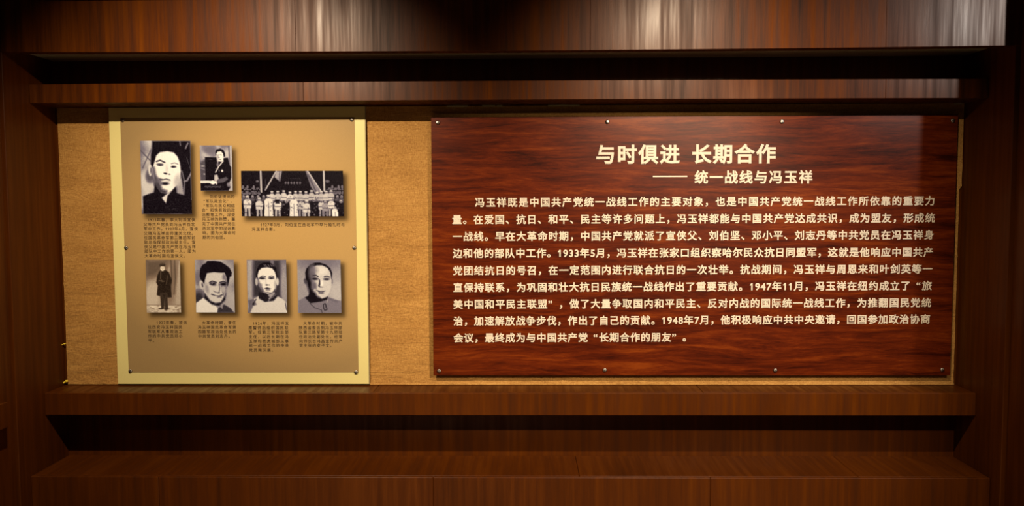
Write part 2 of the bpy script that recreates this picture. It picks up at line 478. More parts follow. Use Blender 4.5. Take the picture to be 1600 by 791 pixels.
# ---------------------------------------------------------------- lettering
_G = {}
def glyph(ch, bold, relief):
    """mesh of one character, one unit per em, emboldened by bold; relief = depth towards the viewer"""
    key = (ch, bold, relief)
    if key in _G: return _G[key]
    c = bpy.data.curves.new('glyph', 'FONT')
    c.body = ch; c.size = 1.0; c.resolution_u = 3; c.bevel_depth = bold; c.bevel_resolution = 0
    o = bpy.data.objects.new('glyph', c); COL.objects.link(o)
    dg = bpy.context.evaluated_depsgraph_get()
    me = bpy.data.meshes.new_from_object(o.evaluated_get(dg))
    v = np.array([tuple(q.co) for q in me.vertices]) if len(me.vertices) else np.zeros((0, 3))
    f = [tuple(p.vertices) for p in me.polygons]
    if ch == '1' and len(v):
        x0, x1, y0, y1 = v[:, 0].min(), v[:, 0].max(), v[:, 1].min(), v[:, 1].max()
        w = x1 - x0; zt = v[:, 2].max(); n = len(v)
        pts = [(x0 + w * .3, y1), (x0 + w * .3, y1 - .20), (x0 - .12, y1 - .26), (x0 - .12, y1 - .15)]
        v = np.vstack([v, [(p, q, zt * 0.98) for p, q in pts]])
        f.append((n, n + 3, n + 2, n + 1))
    if len(v):
        zm = v[:, 2].max()
        keep = None
        v[:, 2] = (v[:, 2] / zm * 0.5 + 0.5) * relief if zm > 0 else relief
    bpy.data.objects.remove(o); bpy.data.curves.remove(c); bpy.data.meshes.remove(me)
    _G[key] = (v, f)
    return _G[key]

_CM = {}
def char_mesh(ch, bold, relief, mat):
    k = (ch, bold, relief)
    if k not in _CM:
        v, f = glyph(ch, bold, relief)
        me = bpy.data.meshes.new('character')
        # upright in the xz plane, facing -y
        me.from_pydata([(p[0] - 0.5, -p[2], p[1] - 0.36) for p in v], [], [tuple(q) for q in f]); me.update()
        me.materials.append(mat)
        _CM[k] = me
    return _CM[k]

def adv(ch):
    return 0.53 if ch in '0123456789' else 1.0

PUNCT = '，。、“”'
def layout(text, pl, pr, em_px, Y):
    A = np.array(at(pl[0], pl[1], Y)); B = np.array(at(pr[0], pr[1], Y))
    em = em_px / FPX * (CD + Y)
    total = sum(adv(c) for c in text)
    L = np.linalg.norm(B - A); u = (B - A) / L
    pitch = (L - em) / (total - 1.0) if total > 1 else em
    out = []; x = 0.0
    for ch in text:
        a = adv(ch)
        if ch not in ' \u3000':
            ox = x * pitch
            if ch in '0123456789': ox += (a * pitch - 0.5 * em) / 2 - (pitch - em) * 0.25
            elif ch == '\u201c': ox += em * 0.50
            out.append((ch, A + u * (ox + em * 0.5)))
        x += a
    return A, u, em, out

def joined(name, items, u, em, bold, relief, mat, parent):
    up = np.array([-u[2], 0, u[0]])
    V = []; Fc = []; base = 0
    for ch, C in items:
        v, f = glyph(ch, bold, relief)
        if not len(v): continue
        P = C[None] + u[None] * ((v[:, 0:1] - 0.5) * em) + up[None] * ((v[:, 1:2] - 0.36) * em)
        P[:, 1] -= v[:, 2] * em
        V.append(P); Fc += [tuple(i + base for i in q) for q in f]; base += len(v)
    me = bpy.data.meshes.new(name)
    me.from_pydata([tuple(q) for q in np.vstack(V)], [], Fc); me.update()
    return link_mesh(name, me, mat, parent)

def letter_row(name, text, pl, pr, em_px, Y, mat, parent, bold, relief, label=None):
    """a row whose characters are sub-parts; the marks too small to tell apart are one piece"""
    A, u, em, out = layout(text, pl, pr, em_px, Y)
    row = empty(name)
    row.parent = parent
    row.location = Vector(A) - Vector(parent.location)
    if label: row['label'] = label
    ang = -math.atan2(u[2], u[0])
    for ch, C in out:
        if ch in PUNCT: continue
        o = bpy.data.objects.new('character', char_mesh(ch, bold, relief, mat))
        COL.objects.link(o); o.parent = row
        o.location = Vector(C) - Vector(A)
        o.rotation_euler = (0, ang, 0)
        o.scale = (em, em, em)
    marks = [q for q in out if q[0] in PUNCT]
    if marks:
        m = joined('punctuation', marks, u, em, bold, relief, mat, None)
        m.parent = row; m.matrix_parent_inverse = Matrix.Translation(-Vector(A))
        m['kind'] = 'stuff'
    return row

# ---------------------------------------------------------------- text board
YB = -0.0349
BW, BH = 2.44, 1.22
bx, bz = -0.4361, -0.8175
board = empty('text_board', (bx + BW / 2, YB, bz))
tag(board, 'large glossy red brown wood-grain board with cream Chinese lettering on standoff screws', 'sign board')
pb = bmesh.new()
bmesh.ops.create_cube(pb, size=1.0)
for v in pb.verts:
    v.co = Vector((bx + BW / 2 + v.co.x * BW, YB + 0.006 + v.co.y * 0.012, bz + BH / 2 + v.co.z * BH))
bmesh.ops.bevel(pb, geom=list(pb.edges), offset=0.001, segments=1, affect='EDGES')
from_bm('panel', pb, M_BOARD, board)
YT = YB - 0.0012
BODY = [
    ('冯玉祥既是中国共产党统一战线工作的主要对象，也是中国共产党统一战线工作所依靠的重要力', (742, 316.6), (1461, 314.2)),
    ('量。在爱国、抗日、和平、民主等许多问题上，冯玉祥都能与中国共产党达成共识，成为盟友，形成统', (706.5, 343.6), (1461, 340.8)),
    ('一战线。早在大革命时期，中国共产党就派了宣侠父、刘伯坚、邓小平、刘志丹等中共党员在冯玉祥身', (707, 370), (1459.5, 367.4)),
    ('边和他的部队中工作。1933年5月，冯玉祥在张家口组织察哈尔民众抗日同盟军，这就是他响应中国共产', (707.3, 396.3), (1458.5, 394.4)),
    ('党团结抗日的号召，在一定范围内进行联合抗日的一次壮举。抗战期间，冯玉祥与周恩来和叶剑英等一', (707.6, 423.4), (1457, 420.6)),
    ('直保持联系，为巩固和壮大抗日民族统一战线作出了重要贡献。1947年11月，冯玉祥在纽约成立了“旅', (708, 449.8), (1456, 446.8)),
    ('美中国和平民主联盟”，做了大量争取国内和平民主、反对内战的国际统一战线工作，为推翻国民党统', (708, 476), (1455, 473.3)),
    ('治，加速解放战争步伐，作出了自己的贡献。1948年7月，他积极响应中共中央邀请，回国参加政治协商', (708.3, 502.3), (1453.5, 499)),
    ('会议，最终成为与中国共产党“长期合作的朋友”。', (708.6, 528.6), (1081.5, 527.2)),
]
letter_row('title_lettering', '与时俱进', (930.5, 242), (1062, 241.6), 30.8, YT, M_LETTER, board, 0.032, 0.03)
letter_row('title_lettering', '长期合作', (1080.5, 241.4), (1212.5, 241), 30.8, YT, M_LETTER, board, 0.032, 0.03)
letter_row('subtitle_lettering', '统一战线与冯玉祥', (1085, 277.4), (1269.5, 277), 21.2, YT, M_LETTER, board, 0.029, 0.03)
a_, b_ = at(1020, 275.9, YT), at(1074, 275.9, YT)
long_box('dash', a_[0], b_[0], YB - 0.0018, YB - 0.0002, a_[2] - 0.003, a_[2] + 0.003, M_LETTER, board, bev=0)
for tx, pl, pr in BODY:
    letter_row('text_line', tx, pl, pr, 15.4, YT, M_LETTER, board, 0.026, 0.035)
put_screws([(684, 191.5), (949, 190.5), (1222, 190), (1489, 188.5), (686, 580), (945, 578.5), (1211.5, 579), (1472.5, 578)], YB, -0.0060, board, 1.0)

# ---------------------------------------------------------------- photo poster
YP = -0.0185
def quad_pts(px0, py0, px1, py1, px2, py2, px3, py3, Y):
    return [at(px0, py0, Y), at(px1, py1, Y), at(px2, py2, Y), at(px3, py3, Y)]
xl_, xr_ = (at(168.5, 170, YP)[0] + at(185, 599, YP)[0]) / 2, (at(570.5, 170, YP)[0] + at(575.7, 599, YP)[0]) / 2
zt_, zb_ = ZHB - 0.003, at(380, 600.2, YP)[2]
poster = empty('photo_poster', ((xl_ + xr_) / 2, YP, zb_))
tag(poster, 'cream bordered golden poster with seven black and white photographs and captions', 'poster')
pp = long_box('backing_panel', xl_, xr_, YP, YP + 0.007, zb_, zt_, M_CREAM, poster, bev=0.001)
pe = long_box('edge_strip', xr_ + 0.0003, xr_ + 0.0035, YP + 0.0005, YP + 0.007, zb_, zt_, M_EDGE, poster, bev=0)
tag(pe, 'translucent acrylic edge')

def lin(c):
    c = np.asarray(c, float) / 255.0
    return np.where(c <= 0.04045, c / 12.92, ((c + 0.055) / 1.055) ** 2.4)

class Canvas:
    """greyscale picture painted with soft shapes in its own units"""
    def __init__(s, x0, y0, x1, y1, nx, ny, val):
        s.nx, s.ny = nx, ny
        gx = np.linspace(x0, x1, nx); gy = np.linspace(y0, y1, ny)
        s.X, s.Y = np.meshgrid(gx, gy)
        s.v = np.full((ny, nx), float(val))
    def mix(s, a, val):
        s.v = s.v * (1 - a) + val * a
    def ell(s, cx, cy, rx, ry, val, soft=0.25, ang=0.0, op=1.0):
        c, n = math.cos(math.radians(ang)), math.sin(math.radians(ang))
        dx, dy = s.X - cx, s.Y - cy
        u, w = (dx * c + dy * n) / rx, (-dx * n + dy * c) / ry
        r = np.sqrt(u * u + w * w)
        s.mix(np.clip((1 + soft / 2 - r) / max(soft, 1e-3), 0, 1) * op, val)
    def poly(s, pts, val, soft=6.0, op=1.0):
        P = np.array(pts, float); n = len(P)
        d = np.full(s.X.shape, 1e18); ins = np.zeros(s.X.shape, bool)
        for i in range(n):
            a, b = P[i], P[(i + 1) % n]
            ex, ey = b - a
            t = np.clip(((s.X - a[0]) * ex + (s.Y - a[1]) * ey) / (ex * ex + ey * ey + 1e-9), 0, 1)
            d = np.minimum(d, (s.X - a[0] - t * ex) ** 2 + (s.Y - a[1] - t * ey) ** 2)
            if ey != 0:
                cr = ((a[1] > s.Y) != (b[1] > s.Y)) & (s.X < ex * (s.Y - a[1]) / ey + a[0])
                ins ^= cr
        d = np.sqrt(d) * np.where(ins, 1, -1)
        s.mix(np.clip(d / soft + 0.5, 0, 1) * op, val)
    def line(s, pts, w, val, soft=4.0, op=1.0):
        d = np.full(s.X.shape, 1e18)
        for a, b in zip(pts[:-1], pts[1:]):
            ex, ey = b[0] - a[0], b[1] - a[1]
            t = np.clip(((s.X - a[0]) * ex + (s.Y - a[1]) * ey) / (ex * ex + ey * ey + 1e-9), 0, 1)
            d = np.minimum(d, (s.X - a[0] - t * ex) ** 2 + (s.Y - a[1] - t * ey) ** 2)
        s.mix(np.clip((w / 2 - np.sqrt(d)) / soft + 0.5, 0, 1) * op, val)
    def grain(s, amt, seed=1, cells=0):
        rs = np.random.RandomState(seed)
        g = rs.rand(s.ny, s.nx) - 0.5
        if cells:
            k = rs.rand(cells, cells) - 0.5
            iy = np.linspace(0, cells - 1.001, s.ny); ix = np.linspace(0, cells - 1.001, s.nx)
            y0 = iy.astype(int); x0 = ix.astype(int); fy = (iy - y0)[:, None]; fx = (ix - x0)[None]
            g = (k[y0][:, x0] * (1 - fy) * (1 - fx) + k[y0 + 1][:, x0] * fy * (1 - fx) + k[y0][:, x0 + 1] * (1 - fy) * fx + k[y0 + 1][:, x0 + 1] * fy * fx)
        s.v = np.clip(s.v + g * amt, 0, 1)

def grid_mesh(name, corners, nx, ny, rgb, mat, parent):
    """nx x ny grid over the quad TL, TR, BR, BL with its colours"""
    TL, TR, BR, BL = [np.array(c) for c in corners]
    u = np.linspace(0, 1, nx)[None, :, None]; w = np.linspace(0, 1, ny)[:, None, None]
    P = (TL * (1 - u) + TR * u) * (1 - w) + (BL * (1 - u) + BR * u) * w
    P = P.reshape(-1, 3)
    i = np.arange(nx - 1)[None] + np.arange(ny - 1)[:, None] * nx
    F = np.stack([i, i + nx, i + nx + 1, i + 1], -1).reshape(-1, 4)
    me = bpy.data.meshes.new(name)
    me.vertices.add(len(P)); me.vertices.foreach_set('co', P.ravel())
    me.loops.add(F.size); me.loops.foreach_set('vertex_index', F.ravel().astype(np.int32))
    me.polygons.add(len(F)); me.polygons.foreach_set('loop_start', (np.arange(len(F)) * 4).astype(np.int32))
    me.update(calc_edges=True)
    at_ = me.color_attributes.new('ink', 'FLOAT_COLOR', 'POINT')
    c = np.ones((len(P), 4)); c[:, :3] = rgb.reshape(-1, 3)
    at_.data.foreach_set('color', c.ravel())
    return link_mesh(name, me, mat, parent)

def rect_on(px0, py0, px1, py1, skew, Y):
    return [at(px0, py0, Y), at(px1, py0, Y), at(px1 + skew, py1, Y), at(px0 + skew, py1, Y)]

# photographs: (left, top, right, bottom, skew) in the photo's pixels
PH = {'a': (219, 220, 297.5, 334.5, 2.5), 'b': (312, 227.5, 362, 298, 1.5), 'c': (376.5, 267, 535.8, 338, 1.3),
      'd': (227.5, 406, 281, 488.5, 2.0), 'e': (304.5, 406, 365, 488.5, 2.0), 'f': (385.5, 406, 447, 489, 1.8), 'g': (464.3, 406, 532, 489, 1.5)}

# printed sheet with the soft printed drop shadows of the pictures
def build_sheet():
    Y = YP - 0.0012
    x0, x1, y0, y1 = 194.5, 557.2, 185.0, 582.3
    TL, TR, BR, BL = at(187.8, 185, Y), at(554, 185, Y), at(560, 582.6, Y), at(201, 582, Y)
    xa, xb = (TL[0] + BL[0]) / 2, (TR[0] + BR[0]) / 2
    nx, ny = 244, 265
    za, zb = TL[2], (BR[2] + BL[2]) / 2
    xs = np.linspace(xa, xb, nx); zs = np.linspace(za, zb, ny)
    X, Z = np.meshgrid(xs, zs)
    U, W = (X - xa) / (xb - xa), (Z - za) / (zb - za)
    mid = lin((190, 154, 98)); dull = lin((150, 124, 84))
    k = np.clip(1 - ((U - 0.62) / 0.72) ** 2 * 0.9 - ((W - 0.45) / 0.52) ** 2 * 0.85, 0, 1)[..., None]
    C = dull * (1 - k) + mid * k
    m = 0.0058
    for (l, t, r, b, s) in PH.values():
        c = rect_on(l, t, r, b, s, Y)
        ax0, ax1 = (c[0][0] + c[3][0]) / 2 + 0.010, (c[1][0] + c[2][0]) / 2 + 0.021
        az1, az0 = c[0][2] - 0.014, c[2][2] - 0.023
        def soft(d): return 1 / (1 + np.exp(-d / m))
        a = soft(X - ax0) * soft(ax1 - X) * soft(az1 - Z) * soft(Z - az0)
        C = C * (1 - 0.92 * a[..., None]) + lin((38, 24, 12)) * 0.92 * a[..., None]
    corners = [(xa, Y, za), (xb, Y, za), (xb, Y, zb), (xa, Y, zb)]
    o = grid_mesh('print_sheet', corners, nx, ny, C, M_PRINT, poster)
    tag(o, 'golden brown printed sheet inside the cream border')
build_sheet()

TONE = (lin((10, 3, 12)), lin((118, 114, 134)), lin((244, 244, 246)))
SEPIA = (lin((26, 17, 12)), lin((138, 120, 108)), lin((246, 238, 226)))
def tone(v, T):
    v = v[..., None]
    return np.where(v < 0.5, T[0] * (1 - v * 2) + T[1] * v * 2, T[1] * (2 - v * 2) + T[2] * (v * 2 - 1))

def canvas(key, box, dens=1.6, val=0.5):
    l, t, r, b, s = PH[key]
    nx, ny = int((r - l) * dens), int((b - t) * dens)
    return Canvas(box[0], box[1], box[2], box[3], nx, ny, val)

def finish(key, cv, label, T=TONE, g=0.10):
    p = np.pad(cv.v, 1, mode='edge')
    cv.v = sum(wt * p[1 + j:1 + j + cv.ny, 1 + i:1 + i + cv.nx] for i, j, wt in
               ((0, 0, .36), (1, 0, .12), (-1, 0, .12), (0, 1, .12), (0, -1, .12), (1, 1, .04), (1, -1, .04), (-1, 1, .04), (-1, -1, .04)))
    cv.v = np.clip((cv.v - 0.075) * 1.09, 0, 1)
    cv.grain(g, seed=ord(key))
    l, t, r, b, s = PH[key]
    # the picture sits a hair proud of the sheet
    Y = YP - 0.0022
    o = grid_mesh('photograph', rect_on(l, t, r, b, s, Y), cv.nx, cv.ny, tone(cv.v, T), M_PHOTO, poster)
    tag(o, label)

# a: man in a dark stand-up collar
c = canvas('a', (42, 37, 540, 745), 1.9, 0.62)
c.grain(0.5, 3, 9)
c.poly([(160, 37), (540, 37), (540, 745), (450, 745), (440, 560), (430, 200), (150, 180)], 0.06, 20)
c.line([(42, 130), (140, 230)], 8, 0.25, 10); c.line([(150, 120), (60, 300)], 8, 0.3, 10)
c.ell(95, 440, 60, 110, 0.78, 0.6); c.ell(130, 380, 40, 60, 0.3, 0.8)
c.poly([(400, 430), (445, 400), (465, 560), (400, 545)], 0.62, 14)
c.line([(450, 330), (475, 440), (465, 550)], 8, 0.5, 10); c.line([(540, 350), (500, 420), (470, 430)], 12, 0.62, 12)
c.line([(515, 60), (490, 110)], 10, 0.6, 10); c.line([(435, 40), (440, 80)], 8, 0.5, 10)
c.line([(500, 200), (540, 330)], 5, 0.25, 8)
c.ell(300, 190, 150, 140, 0.05, 0.15)
c.poly([(140, 270), (148, 170), (185, 100), (240, 62), (330, 62), (410, 100), (440, 170), (440, 260), (420, 300), (180, 330)], 0.04, 12)
c.ell(136, 322, 19, 56, 0.82, 0.35); c.ell(143, 325, 8, 30, 0.4, 0.8)
c.poly([(57, 572), (110, 552), (170, 535), (178, 440), (385, 480), (392, 540), (450, 560), (470, 600), (545, 610), (545, 745), (57, 745)], 0.07, 10)
c.poly([(182, 235), (198, 180), (235, 148), (310, 138), (372, 150), (408, 188), (430, 245), (438, 330), (425, 400), (398, 462), (345, 520), (295, 548), (235, 535), (190, 470), (160, 380), (158, 300)], 0.96, 12)
c.poly([(158, 290), (178, 290), (190, 360), (230, 440), (250, 500), (300, 520), (290, 556), (220, 540), (175, 470)], 0.12, 34, 0.9)
c.ell(215, 420, 40, 26, 0.35, 0.9, 0, 0.7)
c.line([(200, 236), (236, 224), (282, 246)], 13, 0.12, 9); c.line([(345, 258), (378, 250), (412, 262)], 8, 0.45, 9)
c.ell(232, 262, 34, 8, 0.35, 0.8); c.ell(236, 271, 28, 9, 0.1, 0.8); c.ell(368, 288, 26, 11, 0.15, 0.8); c.ell(400, 420, 30, 60, 0.72, 1.0, 15); c.ell(300, 310, 14, 44, 0.84, 1.0); c.ell(358, 287, 8, 8, 0.05, 0.6)
c.ell(286, 353, 20, 8, 0.05, 0.6, 10); c.ell(325, 360, 10, 6, 0.3, 0.8)
c.line([(230, 408), (262, 412), (292, 406), (330, 416)], 9, 0.06, 8); c.ell(280, 450, 38, 15, 0.08, 0.9)
c.ell(300, 428, 36, 8, 0.75, 0.9)
c.poly([(243, 590), (290, 555), (350, 515), (300, 590), (284, 640)], 0.85, 10)
c.poly([(178, 470), (240, 590), (284, 655), (260, 680), (165, 560)], 0.05, 12); c.poly([(300, 570), (385, 480), (392, 560), (290, 650)], 0.05, 12)
for i in range(40):
    random.seed(i); c.ell(random.uniform(60, 530), random.uniform(590, 735), random.uniform(5, 20), 4, random.choice((0.16, 0.02)), 1.0, random.uniform(0, 180), 0.6)
finish('a', c, 'portrait photograph of a man in a dark stand-up collar, largest portrait')

# b: man seated at a desk
c = canvas('b', (58, 48, 530, 712), 2.0, 0.62)
c.grain(0.35, 4, 8)
c.ell(200, 110, 90, 60, 0.42, 0.9); c.poly([(480, 48), (500, 48), (505, 330), (485, 330)], 0.35, 14); c.poly([(500, 48), (530, 48), (530, 712), (505, 712)], 0.68, 12)
c.poly([(58, 300), (140, 250), (140, 600), (58, 600)], 0.25, 30); c.ell(100, 350, 34, 10, 0.7, 0.8); c.line([(66, 380), (140, 410)], 12, 0.55, 12); c.ell(118, 468, 16, 10, 0.7, 0.8)
c.poly([(132, 218), (300, 222), (330, 420), (290, 600), (132, 600)], 0.04, 8)
c.ell(210, 250, 40, 10, 0.14, 1.0)
c.poly([(300, 330), (400, 235), (470, 225), (490, 320), (515, 370), (515, 520), (480, 610), (500, 660), (470, 712), (58, 712), (58, 600), (290, 600), (270, 470)], 0.05, 8)
c.poly([(285, 150), (300, 105), (360, 90), (410, 115), (430, 165), (428, 210), (400, 215), (290, 190)], 0.05, 8)
c.poly([(300, 170), (320, 138), (370, 132), (400, 165), (408, 215), (402, 265), (365, 295), (330, 270), (310, 225)], 0.88, 8)
c.ell(350, 300, 26, 18, 0.1, 0.6); c.line([(312, 186), (338, 186)], 6, 0.1, 5); c.line([(355, 184), (382, 188)], 6, 0.15, 5); c.ell(340, 226, 9, 5, 0.3, 0.8); c.line([(335, 250), (368, 254)], 6, 0.2, 5); c.ell(326, 215, 10, 24, 0.6, 1.0)
c.line([(400, 275), (330, 360), (285, 440)], 16, 0.85, 9); c.ell(318, 330, 16, 26, 0.55, 0.6, 0, .8)
c.ell(382, 420, 16, 18, 0.85, 0.5); c.ell(338, 420, 8, 10, 0.4, 0.6); c.ell(290, 385, 5, 10, 0.4, 0.8)
c.poly([(265, 480), (310, 475), (330, 540), (290, 580), (262, 560)], 0.72, 8); c.poly([(310, 550), (440, 510), (470, 540), (400, 590), (310, 600)], 0.28, 18)
c.line([(68, 582), (180, 580), (285, 590)], 34, 0.92, 8); c.ell(240, 590, 40, 30, 0.95, 0.3); c.ell(295, 600, 12, 24, 0.8, 0.4)
c.ell(475, 622, 26, 30, 0.55, 0.8)
for i in range(12): c.line([(120 + i * 20, 660 + (i % 3) * 5), (134 + i * 20, 644)], 6, 0.42, 7)
finish('b', c, 'small photograph of a man in a dark jacket seated at a desk')

# c: group photograph in front of a dark hall
c = canvas('c', (0, 0, 1466, 652), 1.7, 0.05)
rs = random.Random(5)
c.grain(0.06, 2)
for i in range(90):        # balustrade lattice at both sides
    for xo in (rs.uniform(0, 270), rs.uniform(1230, 1466)):
        c.ell(xo, rs.choice((250, 268, 300, 318, 335)), 9, 8, 0.45, 0.5, 0, 0.8)
for xo in (25, 90, 180): c.ell(xo, 230, 14, 22, 0.45, 0.6)
for xo in (1310, 1400, 1450): c.ell(xo, 230, 14, 26, 0.45, 0.6)
c.line([(0, 325), (280, 325)], 6, 0.4, 6); c.line([(1220, 322), (1420, 322)], 7, 0.55, 6); c.ell(235, 150, 22, 14, 0.4, 0.8); c.ell(1240, 150, 30, 20, 0.35, 0.8)
c.line([(283, 0), (288, 300)], 26, 0.72, 8); c.line([(1190, 0), (1194, 290)], 26, 0.72, 8)
c.line([(510, 0), (345, 275)], 18, 0.75, 8); c.poly([(510, 5), (590, 0), (560, 155), (480, 90)], 0.62, 10); c.line([(560, 0), (548, 140)], 8, 0.15, 8)
c.poly([(925, 0), (965, 0), (1165, 320), (1090, 320), (1065, 330), (1000, 220)], 0.55, 10); c.line([(930, 10), (1010, 270)], 12, 0.15, 12); c.line([(965, 60), (1075, 300)], 22, 0.20, 12, .8); c.line([(960, 0), (1165, 315)], 12, 0.8, 8)
c.line([(350, 120), (345, 280)], 5, 0.3, 6)
for k, xo in enumerate((640, 678, 722, 762, 806, 848)):   # small signboard characters
    c.line([(xo - 13, 168), (xo + 13, 168)], 5, 0.6, 5); c.line([(xo, 155), (xo, 190)], 5, 0.6, 5)
    c.line([(xo - 12, 182 + (k % 2) * 5), (xo + 12, 180)], 5, 0.55, 5)
c.line([(680, 112), (850, 112)], 5, 0.22, 10)
def soldier(x, y, h, v, cap=True, coat=False, dark=False):
    w = h * 0.26
    b = 0.08 if dark else v
    c.poly([(x - w * .5, y + h * .16), (x + w * .5, y + h * .16), (x + w * .95, y + h * .3), (x + w * .85, y + h * .62), (x + w * (0.8 if not coat else 1.05), y + h * (0.72 if not coat else 1.3)), (x - w * (0.8 if not coat else 1.05), y + h * (0.72 if not coat else 1.3)), (x - w * .85, y + h * .62), (x - w * .95, y + h * .3)], b, 8)
    if not coat:
        c.line([(x - w * .4, y + h * .74), (x - w * .45, y + h * 1.2)], w * .5, b * .85 if not dark else 0.06, 8)
        c.line([(x + w * .4, y + h * .74), (x + w * .45, y + h * 1.2)], w * .5, b * .85 if not dark else 0.06, 8)
        c.line([(x - w * .75, y + h * .5), (x + w * .75, y + h * .5)], 7, 0.12, 6)
    else:
        c.line([(x, y + h * .4), (x + 2, y + h * 1.2)], 6, 0.2, 6)
    c.ell(x, y + h * .08, w * .36, h * .09, 0.72, 0.4)
    c.ell(x, y + h * .10, w * .22, h * .03, 0.2, 1.0)
    if cap: c.ell(x, y - h * .01, w * .46, h * .045, 0.78 if not dark else 0.5, 0.4)
for x in (440, 524, 610, 700, 780, 850, 930, 1010, 1090, 1150, 1220, 1290):
    soldier(x, rs.uniform(285, 310), 190, rs.uniform(0.68, 0.82), True)
for x in (30, 90, 160, 240, 320, 400, 1380, 1440):
    c.ell(x, 372, 20, 24, 0.6, 0.5); c.ell(x, 380, 11, 6, 0.2, 0.8); c.poly([(x - 35, 400), (x + 35, 400), (x + 38, 470), (x - 38, 470)], 0.3, 12)
c.poly([(0, 430), (1466, 430), (1466, 652), (0, 652)], 0.05, 30, .85)
soldier(85, 368, 240, 0.82); soldier(255, 395, 225, 0.78); soldier(390, 355, 260, 0.85, True, True); soldier(520, 400, 225, 0.82)
soldier(650, 420, 230, 0.5, False, False, True); soldier(752, 375, 250, 0.86, False, True); soldier(860, 410, 200, 0.7, False); soldier(938, 430, 240, 0.8)
soldier(1040, 400, 250, 0.5, False, False, True); soldier(1150, 420, 190, 0.75, False); soldier(1205, 430, 210, 0.6, False); soldier(1290, 400, 200, 0.82); soldier(1345, 515, 190, 0.9, False, True); soldier(1430, 420, 240, 0.5, False, False, True)
c.poly([(480, 410), (550, 410), (545, 470), (490, 470)], 0.08, 8)
for i in range(240):
    c.ell(rs.uniform(0, 1466), rs.uniform(360, 650), rs.uniform(4, 11), rs.uniform(4, 11), rs.choice((0.05, 0.08, 0.65, 0.5)), 0.8, 0, 0.6)
finish('c', c, 'wide group photograph of people in uniform before a dark hall')

# d: standing man in overcoat and flat cap
c = canvas('d', (30, 52, 490, 742), 2.0, 0.55)
c.grain(0.3, 6, 7)
c.poly([(30, 52), (330, 52), (300, 160), (160, 260), (30, 300)], 0.30, 90); c.ell(110, 520, 110, 200, 0.74, 0.8)
for i, x in enumerate((370, 395, 420, 445)): c.line([(x, 52), (x + 4, 300), (x - 20, 500)], 14, (0.16, 0.42, 0.2, 0.5)[i], 16)
c.poly([(478, 60), (490, 60), (490, 640), (420, 640), (440, 400)], 0.66, 16)
c.poly([(30, 645), (490, 640), (490, 742), (30, 742)], 0.78, 14)
for i in range(70): c.ell(rs.uniform(40, 480), rs.uniform(650, 738), rs.uniform(8, 24), rs.uniform(2, 5), rs.choice((0.3, 0.95, 0.45)), 0.9, 0, .8)
c.line([(30, 645), (490, 645)], 5, 0.35, 8)
c.poly([(205, 205), (240, 185), (295, 185), (340, 215), (378, 320), (375, 360), (360, 375), (370, 545), (315, 550), (300, 500), (225, 500), (210, 528), (168, 515), (185, 390), (165, 350), (180, 260)], 0.10, 8)
c.poly([(210, 480), (310, 480), (318, 700), (275, 700), (268, 560), (262, 690), (225, 690)], 0.14, 8); c.line([(265, 500), (268, 690)], 5, 0.05, 6)
c.ell(222, 692, 36, 10, 0.12, 0.5); c.ell(290, 700, 26, 12, 0.12, 0.5)
c.ell(254, 165, 30, 34, 0.93, 0.3); c.ell(246, 160, 12, 3, 0.4, .9); c.ell(268, 160, 8, 3, 0.4, .9); c.line([(246, 176), (264, 177)], 4, 0.4, 4); c.ell(255, 120, 42, 20, 0.16, 0.3); c.line([(215, 135), (290, 130)], 8, 0.1, 6)
c.line([(230, 200), (225, 300), (250, 340)], 8, 0.28, 9); c.line([(205, 325), (270, 335)], 10, 0.28, 9); c.line([(285, 345), (245, 460)], 9, 0.03, 8); c.line([(320, 260), (300, 370)], 7, 0.25, 9)
finish('d', c, 'sepia photograph of a standing man in long overcoat and cap', SEPIA)

# e: smiling man with swept hair and white collar
c = canvas('e', (38, 52, 555, 745), 2.0, 0.62)
c.grain(0.2, 7, 7)
c.ell(80, 560, 70, 100, 0.15, 0.9); c.ell(75, 300, 40, 90, 0.5, 0.9)
c.poly([(40, 620), (140, 550), (220, 600), (335, 690), (330, 745), (40, 745)], 0.90, 10)
c.poly([(330, 690), (415, 640), (500, 690), (540, 745), (320, 745)], 0.16, 12); c.poly([(350, 660), (400, 650), (390, 700)], 0.6, 10)
c.poly([(95, 260), (105, 170), (135, 120), (185, 95), (200, 68), (290, 66), (380, 78), (450, 120), (500, 160), (528, 220), (520, 270), (500, 275), (470, 400), (160, 380), (110, 320)], 0.07, 8)
c.ell(120, 380, 28, 58, 0.78, 0.3, -12); c.ell(130, 385, 10, 28, 0.25, 0.8, -10)
c.poly([(195, 228), (290, 215), (360, 222), (430, 222), (455, 290), (462, 400), (440, 500), (405, 590), (350, 640), (290, 640), (210, 590), (160, 500), (150, 400), (165, 320)], 0.80, 10)
c.poly([(160, 490), (230, 590), (300, 620), (370, 610), (440, 500), (430, 580), (350, 660), (250, 640), (150, 560)], 0.08, 20)
c.poly([(365, 360), (380, 420), (395, 480), (440, 520), (460, 400), (455, 300), (420, 250), (440, 350)], 0.36, 26, .7)
c.ell(410, 440, 28, 50, 0.68, 0.8); c.ell(420, 280, 24, 40, 0.55, 1.0)
c.line([(225, 352), (262, 332), (318, 350)], 14, 0.1, 8); c.line([(362, 350), (410, 336), (450, 352)], 13, 0.1, 8)
c.ell(270, 368, 40, 18, 0.06, 0.9); c.ell(412, 372, 40, 20, 0.06, 0.9); c.ell(262, 366, 8, 5, 0.6, 0.9); c.ell(190, 430, 26, 70, 0.62, 1.0, -12); c.ell(285, 392, 40, 5, 0.5, 1.0)
c.line([(352, 370), (362, 430), (350, 480)], 10, 0.25, 12, .8); c.line([(278, 462), (300, 474), (330, 486)], 8, 0.35, 10); c.ell(345, 485, 16, 7, 0.15, 0.8)
